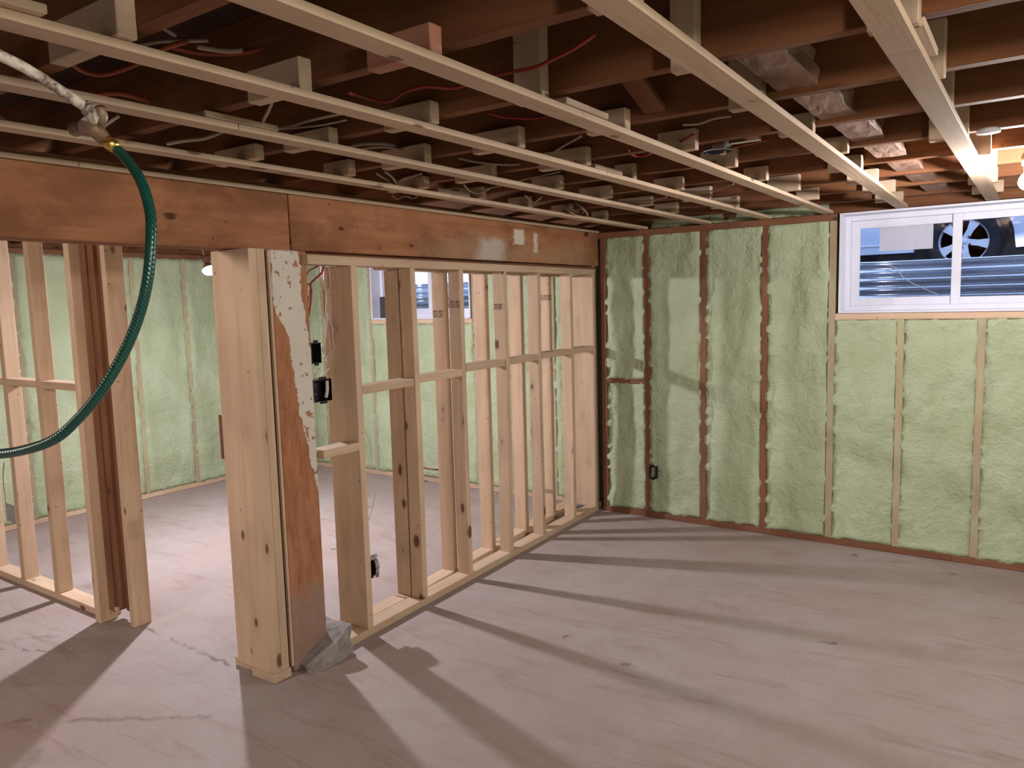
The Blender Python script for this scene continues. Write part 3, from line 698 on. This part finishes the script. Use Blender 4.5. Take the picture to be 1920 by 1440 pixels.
def wheel(x):
    bm = bmesh.new(); lathe(bm, [(.215, -.0), (.235, -.012), (.30, -.012), (.33, .02), (.335, .10), (.33, .17), (.30, .20), (.215, .20)], 'Y', 40, cap=False)
    wv = finish('tyre', bm, 'tyre', car, (x, .02, .265), smooth=True); wv.scale = (.79, .79, .79)
    bm = bmesh.new(); lathe(bm, [(.224, -.006), (.224, .02), (.205, .03), (.200, .12), (.214, .12), (.214, .01), (.216, -.006)], 'Y', 40, cap=False)
    finish('rim', bm, 'alloy', wv, smooth=True)
    bm = bmesh.new(); lathe(bm, [(.20, .10), (.01, .10)], 'Y', 24); finish('brake_disc', bm, 'car_dark', wv)
    for k in range(5):
        a = math.radians(72 * k + 8); bm = bmesh.new()
        f = bm.faces.new([bm.verts.new(p) for p in ((.025, 0, -.030), (.12, -.004, -.028), (.212, .004, -.048), (.212, .004, .048), (.12, -.004, .028), (.025, 0, .030))])
        r = bmesh.ops.extrude_face_region(bm, geom=[f])
        for v in r['geom']:
            if isinstance(v, bmesh.types.BMVert): v.co.y += .03
        bmesh.ops.recalc_face_normals(bm, faces=bm.faces)
        o = finish('spoke', bm, 'alloy', wv); o.rotation_euler = (0, a, 0); o.location.y = .004
        bm = bmesh.new(); lathe(bm, [(.011, -.004), (.011, .006)], 'Y', 8); finish('lug_nut', bm, 'car_dark', wv, (.06 * math.cos(a + .6), 0, .06 * math.sin(a + .6)))
    bm = bmesh.new(); lathe(bm, [(.001, -.006), (.03, -.004), (.036, .02)], 'Y', 20); finish('hub_cap', bm, 'alloy', wv, smooth=True)
wheel(0); wheel(-2.55)
# ------------------------------------------------------------------ lamps
def bulb(loc, key, lab, drop, tilt=0, dome=False):
    e = tag(empty('light_bulb', loc), lab, 'light bulb')
    if dome:      # LED bulb: glowing dome below an opaque housing, hanging at a slant
        bm = bmesh.new(); lathe(bm, [(RD * math.cos(t), -RD * .8 * math.sin(t)) for t in [math.radians(q) for q in range(0, 90, 10)]] + [(.0005, -RD * .8)], 'Z', 24, cap=False)
        g = finish('glass_dome', bm, key, e, smooth=True)
        bm = bmesh.new(); lathe(bm, [(.0005, .001), (RD + .001, .001), (RD * .9, .012), (.020, .040), (.014, .052), (.018, .055), (.021, .085), (.012, .098), (.0005, .10)], 'Z', 24, cap=False)
        hs = finish('lamp_holder', bm, 'bronze', e, smooth=True)
        for o in (g, hs): o.rotation_euler = (0, -tilt, 0)
        top = Vector((loc[0] - .095 * math.sin(tilt), loc[1], loc[2] + .095 * math.cos(tilt)))
    else:
        bm = bmesh.new(); bmesh.ops.create_icosphere(bm, subdivisions=3, radius=.03)
        for v in bm.verts:
            if v.co.z > 0: v.co.z *= 1.25
        finish('glass_bulb', bm, key, e, smooth=True)
        bm = bmesh.new(); lathe(bm, [(.013, .036), (.014, .06), (.021, .062), (.024, .095), (.016, .11)], 'Z', 16)
        finish('lamp_holder', bm, 'bronze', e, smooth=True)
        top = Vector((loc[0], loc[1], loc[2] + .11))
    tube('lamp_cord', [top, top + Vector((-.01, -.01, drop * .5)), top + Vector((-.005, 0, drop))], .004, 'beige_cable', e)
bulb(BULB1, 'bulb_a', 'glowing bare bulb hanging in the far left room, beside the pale post', .16, math.radians(28), True)
bulb(BULB2, 'bulb_b', 'glowing bare bulb near the ceiling at the right edge, by the window', .022)
# ------------------------------------------------------------------ pipe, valve, hose
A0 = at(-40, 85, 2, 1.99); A1 = at(60, 135, 2, 1.965); A2 = at(170, 208, 2, 1.925)
pi_ = tag(empty('water_pipe', A0), 'thin water pipe with peeling white paint crossing the ceiling at left', 'pipe')
tube('pipe', [A0, A1, A2], lambda t: .0095 + .0012 * noise.noise(Vector((t * 25, 0, 0))), 'peeling_pipe', pi_, 12, 8)
B1 = at(166, 236, 2, 1.895); B2 = at(196, 262, 2, 1.875)
tube('valve_body', [A2 + (A1 - A2).normalized() * .008, at(184, 214, 2, 1.915), at(176, 226, 2, 1.905), at(160, 238, 2, 1.895)], lambda t: .017 - .004 * abs(t - .5), 'peeling_pipe', pi_, 10, 5)
tube('valve_spout', [at(160, 238, 2, 1.895), at(178, 243, 2, 1.888), B2], lambda t: .0175 - .004 * t, 'bronze', pi_, 10, 5)
tube('valve_handle', [at(190, 200, 2, 1.925), at(189, 232, 2, 1.898)], .009, 'bronze', pi_, 8, 1)
tube('valve_cap', [at(140, 243, 2, 1.897), at(160, 238, 2, 1.895)], .014, 'bronze', pi_, 8, 1)
hp = [at(203, 267, 2, 1.868), at(232, 293, 1, .80), at(262, 335, 1, .80), at(281, 395, 1, .80), at(283, 455, 1, .79), at(276, 530, 1, .78), at(258, 600, 1, .77), at(228, 670, 1, .75), at(185, 740, 1, .72),
      at(140, 792, 1, .70), at(105, 822, 1, .68), at(60, 840, 1, .66), at(0, 851, 1, .64), at(-90, 852, 1, .60), at(-200, 830, 1, .56)]
ho = tag(empty('garden_hose', hp[0]), 'dark green garden hose hanging in a loop from the pipe valve at left', 'hose')
tube('hose', hp, .0098, 'hose', ho, 16, 10)
tube('brass_coupling', [B2 + (B2 - hp[0]) * .3, hp[0] + (hp[0] - B2) * 1.5], .0125, 'brass', ho, 16, 1)
# ------------------------------------------------------------------ electrical boxes
def ebox(name, loc, w, d, hh, lab, rz=0, mat='dark_plastic', taped=False, double=False):
    """open-fronted wall box; opening faces the room (+X)"""
    e = tag(empty(name, loc, rz), lab, 'electrical box')
    bm = bmesh.new(); t = .003
    bbox(bm, -d, -d + t, 0, w, 0, hh); bbox(bm, -d, 0, 0, t, 0, hh); bbox(bm, -d, 0, w - t, w, 0, hh); bbox(bm, -d, 0, 0, w, 0, t); bbox(bm, -d, 0, 0, w, hh - t, hh)
    finish('box_body', bm, mat, e)
    bm = bmesh.new(); bbox(bm, -.006, .001, w * .3, w * .7, hh, hh + .012, .001); finish('mounting_ear', bm, mat, e)
    bm = bmesh.new(); bbox(bm, -.006, .001, w * .3, w * .7, -.010, 0, .001); finish('mounting_ear', bm, mat, e)
    if taped:
        for (y0, z0, y1, z1, r) in ((0, hh, w, hh + .006, .012), (w, hh * .9, w + .004, -.01, .010)):
            p0 = Vector(loc) + Vector((0, y0, z0)); p1 = Vector(loc) + Vector((0, y1, z1))
            tube('tape', [p0, (p0 + p1) / 2 + Vector((.006, .003, .002)), p1], lambda t: r + .003 * noise.noise(Vector((t * 9, w * 50, 0))), 'insul_tape', e, 8, 5)
    for k in range(2):
        bm = bmesh.new(); lathe(bm, [(.004, 0), (.004, .003)], 'X', 8); finish('screw', bm, 'steel', e, (-d + t, w * .5, hh * (.3 + .4 * k)))
    return e
b1 = ebox('outlet_box', (-2.595, 2.225, 1.306), .055, .06, .09, 'single black electrical box beside the peeling column, the upper one')
b2 = ebox('outlet_box', (-2.595, 2.232, 1.134), .098, .06, .098, 'double black electrical box beside the peeling column, below the single one')
tube('switch_strap', [Vector((-2.592, 2.29, 1.15)), Vector((-2.588, 2.296, 1.185)), Vector((-2.592, 2.30, 1.225))], .008, 'white_cable', None, 6, 3).parent = b2
for o in b2.children:
    if o.name.startswith('switch_strap'): o.location = o.location - b2.location
ebox('outlet_box', (-2.575, 2.475, .262), .055, .06, .09, 'black electrical box with grey tape low on the first partition stud', taped=True)
ebox('outlet_box', (-2.217, 4.893, .285), .05, .05, .085, 'black electrical box low on the green back wall', rz=-math.pi / 2)
jb = tag(empty('junction_box', at(22, 962, 1, 1.93)), 'square grey metal junction box low on the left partition', 'electrical box')
bm = bmesh.new(); bbox(bm, -.06, .05, -.002, .03, -.05, .05, .004); finish('box_body', bm, 'steel', jb)
bm = bmesh.new(); bbox(bm, -.066, .056, -.0055, -.0025, -.056, .056, .001); finish('cover_plate', bm, 'steel', jb)
for a in (-1, 1):
    for c in (-1, 1):
        bm = bmesh.new(); lathe(bm, [(.006, -.004), (.006, .001)], 'Y', 8); finish('screw', bm, 'steel', jb, (-.005 + a * .045, -.006, c * .042))
cb = tag(empty('ceiling_box', at(1345, 285, 2, 2.055)), 'octagonal metal ceiling box between the joists', 'electrical box')
bm = bmesh.new(); lathe(bm, [(.05, 0), (.052, .002), (.052, .04), (.001, .04)], 'Z', 8, cap=False); lathe(bm, [(.046, .0), (.046, .036), (.001, .036)], 'Z', 8, cap=False); finish('box_body', bm, 'galvanised', cb)
bm = bmesh.new(); lathe(bm, [(.012, -.01), (.012, .01)], 'Z', 12); finish('cable_clamp', bm, 'galvanised', cb, (.02, 0, 0))
bm = bmesh.new(); bbox(bm, .05, .15, -.012, .012, .02, .035, .001); finish('mounting_bracket', bm, 'galvanised', cb)
# ------------------------------------------------------------------ cables
def cable(lab, pts, r=.0045, mat=None, z=None, plane=None, grp='cables among the ceiling joists', nm='electrical_cable'):
    P = []; mat = mat or ('white_cable' if z is None else 'shaded_white_cable')
    for p in pts:
        if z is not None: P.append(at(p[0], p[1], 2, p[2] if len(p) > 2 else z))
        else: P.append(at(p[0], p[1], plane[0], p[2] if len(p) > 2 else plane[1]))
    o = tube(nm, P, r, mat, None, 8, 6); tag(o, lab, 'cable', grp); return o
cable('white cable with a cut end hanging beside the strapping joint at left', [(312, 270, 2.035), (345, 264), (380, 260), (405, 252), (430, 240, 2.10)], z=2.045, r=.0055)
cable('grey cable hanging down behind the metal valve', [(190, 240, 2.06), (207, 228), (222, 218, 2.08)], z=2.06, mat='white_cable')
cable('white cable sagging from the far left edge to the pipe valve', [(-10, 212, 2.06), (20, 232), (50, 247), (100, 255), (140, 256, 2.06)], z=2.05)
cable('white cable end dropping behind the second strap', [(511, 188, 2.07), (505, 205), (496, 222), (490, 238)], z=2.06)
cable('olive cable rising right of the strapping joint', [(500, 243), (540, 238), (580, 226), (625, 216), (680, 205)], z=2.09, mat='beige_cable')
cable('thin white cable just below the olive cable', [(500, 241), (550, 240), (600, 235), (650, 225)], z=2.08, r=.003)
cable('upper white cable in the row of cables over the second strap', [(255, 86), (300, 78), (330, 77), (390, 76)], z=2.16)
cable('white cable loop deep between joists at upper left', [(370, 88), (400, 93), (430, 96), (455, 94)], z=2.16, r=.006)
cable('short white cable crossing the dark bay at upper left', [(300, 48), (315, 58), (328, 66)], z=2.16)
cable('dull red cable sagging in the dark bay at upper left', [(130, 115), (155, 133), (190, 140), (225, 132), (260, 118), (310, 90), (350, 78)], z=2.13, mat='orange_cable', r=.006)
cable('dull red cable behind the second strap near the valve', [(150, 182), (190, 176), (230, 176), (280, 190)], z=2.13, mat='orange_cable', r=.007)
cable('dark red cable crossing above the second strap', [(320, 88), (380, 100), (450, 100), (520, 85), (600, 70)], z=2.18, mat='orange_cable', r=.006)
cable('bright red cable end hanging between the third and fourth straps', [(655, 174, 2.05), (680, 181), (712, 190), (735, 188), (760, 172), (800, 162), (850, 165), (905, 148), (950, 137), (1000, 127), (1035, 112), (1075, 92), (1115, 65)], z=2.09, mat='red_cable', r=.0045)
cable('red cable low over the fourth strap', [(915, 212), (950, 220), (1000, 222), (1040, 215)], z=2.13, mat='red_cable')
cable('pink red cable loop above the third strap right of centre', [(1178, 280), (1190, 292), (1215, 290), (1240, 272), (1270, 268), (1300, 252)], z=2.075, mat='red_cable', r=.0045)
cable('orange cable leading to the metal ceiling box', [(1280, 262), (1310, 268), (1350, 280), (1395, 272), (1440, 262)], z=2.10, mat='orange_cable')
cable('bundle of white cable arching over the first strap', [(645, 278), (680, 270), (725, 270), (760, 280)], z=2.12, r=.006)
cable('second white cable arching over the first strap', [(655, 284), (700, 276), (740, 278), (775, 290)], z=2.10)
cable('white cable loop hanging left of the first strap block', [(706, 325), (722, 335), (740, 342), (760, 334), (775, 330), (790, 326)], z=2.06)
cable('white cable loop with a sharp bend under the joist', [(722, 322), (735, 332), (742, 342), (736, 348), (715, 348)], z=2.052)
cable('small white cable loop behind the second strap', [(870, 346), (880, 357), (895, 362), (910, 358), (920, 352)], z=2.055)
cable('white cable running flat behind the second strap', [(830, 355), (860, 353), (890, 356), (940, 348), (990, 335), (1050, 322)], z=2.09, r=.0035)
cable('white cable loop hanging beyond the third strap joint', [(985, 366), (995, 376), (1003, 379), (1015, 370)], z=2.056)
cable('small white cable loop near the beam end', [(735, 366), (745, 373), (760, 368), (775, 372), (785, 366)], z=2.06, r=.0035)
cable('large white cable loop hanging near the beam end', [(1058, 383, 2.09), (1070, 397), (1085, 405), (1098, 407), (1101, 400), (1090, 388), (1080, 381, 2.09)], z=2.045, r=.006)
cable('white cable loop inside the large loop near the beam end', [(1062, 384, 2.09), (1076, 394), (1088, 400), (1096, 394), (1088, 384, 2.09)], z=2.06)
cable('white cable sagging between joists right of centre', [(860, 297), (900, 305), (950, 309), (990, 306)], z=2.09)
cable('white cable rising to the fourth strap', [(1000, 305), (1030, 290), (1060, 272), (1090, 255)], z=2.11)
cable('thin white cable under the far joists', [(1135, 373), (1170, 378), (1210, 377), (1250, 370)], z=2.06, r=.004)
cable('thin white cable crossing above the fourth strap', [(1280, 234), (1310, 232), (1340, 222), (1370, 218)], z=2.085, r=.004)
cable('thin white cable along the joists left of the metal box', [(1255, 357), (1300, 360), (1340, 357), (1375, 345)], z=2.065, r=.004)
# cables in the partition by the column
cable('bright red cable hanging in a narrow loop right of the column', [(606, 494, -2.62), (604, 510), (592, 522), (582, 533), (584, 545), (583, 560), (580, 585), (576, 603)], plane=(0, -2.64), mat='red_cable', r=.0045, grp='cables hanging beside the column')
cable('red cable hoop at the top right of the column', [(603, 495, -2.62), (590, 502), (579, 508), (573, 520), (572, 535), (574, 560), (577, 580)], plane=(0, -2.65), mat='red_cable', r=.0035, grp='cables hanging beside the column')
cable('red cable strand closing the narrow loop', [(572, 540, -2.65), (576, 533), (583, 535), (580, 550), (577, 570)], plane=(0, -2.645), mat='red_cable', r=.0035, grp='cables hanging beside the column')
for i, pts in enumerate(([(602, 495), (604, 520), (612, 550), (612, 590), (608, 620), (605, 660)], [(616, 496), (619, 530), (614, 560), (618, 600), (628, 625), (632, 640), (622, 660), (608, 672)],
                         [(608, 500), (609, 530), (616, 560), (615, 600), (608, 640), (600, 655)], [(612, 570), (620, 600), (625, 640), (628, 650), (635, 658)], [(600, 690), (590, 700), (594, 716)],
                         [(612, 675), (618, 690), (608, 700), (598, 712)])):
    cable('white cable hanging in the bundle left of the first partition stud' if i not in (4, 5) else 'short white cable tail between the two black boxes', pts, plane=(0, -2.66), r=.0042, grp='cables hanging beside the column')
cable('thin pale cable curling down right of the first partition stud', [(684, 808), (693, 830), (697, 860), (694, 890), (690, 920), (694, 932), (698, 915), (703, 925), (700, 945), (692, 975)], plane=(0, -2.70), r=.0022, grp=None)
cable('thin brown cable strung along the far foam wall at knee height', [(790, 875), (800, 878), (815, 880), (830, 879)], plane=(1, 4.972), r=.005, mat='orange_cable', grp=None)
cable('curled brown cable lying at the foot of the far foam wall', [(792, 889), (802, 890), (806, 895), (794, 900), (808, 902), (828, 903)], z=.006, r=.005, mat='bronze', grp=None)
cable('red cable loop behind the left partition studs below the beam', [(126, 455), (123, 475), (124, 495), (127, 508)], plane=(1, 2.0), r=.005, mat='red_cable', grp=None)
cable('brown cable dropping to the grey junction box', [(8, 866), (6, 890), (8, 915), (12, 945)], plane=(1, 2.02), r=.004, mat='beige_cable', grp=None)
# small white fitting under a joist near the bright bulb
bm = bmesh.new(); lathe(bm, [(.034, 0), (.036, .006), (.03, .014), (.001, .015)], 'Z', 20)
q = at(1853, 247, 2, 2.056)
tag(finish('round_fitting', bm, 'white_vinyl', None, (q.x, q.y, 2.052), smooth=True), 'small round white fitting under a joist near the bright bulb', 'fitting')
for o in bpy.data.objects:
    if o.get('group') == 'None': del o['group']
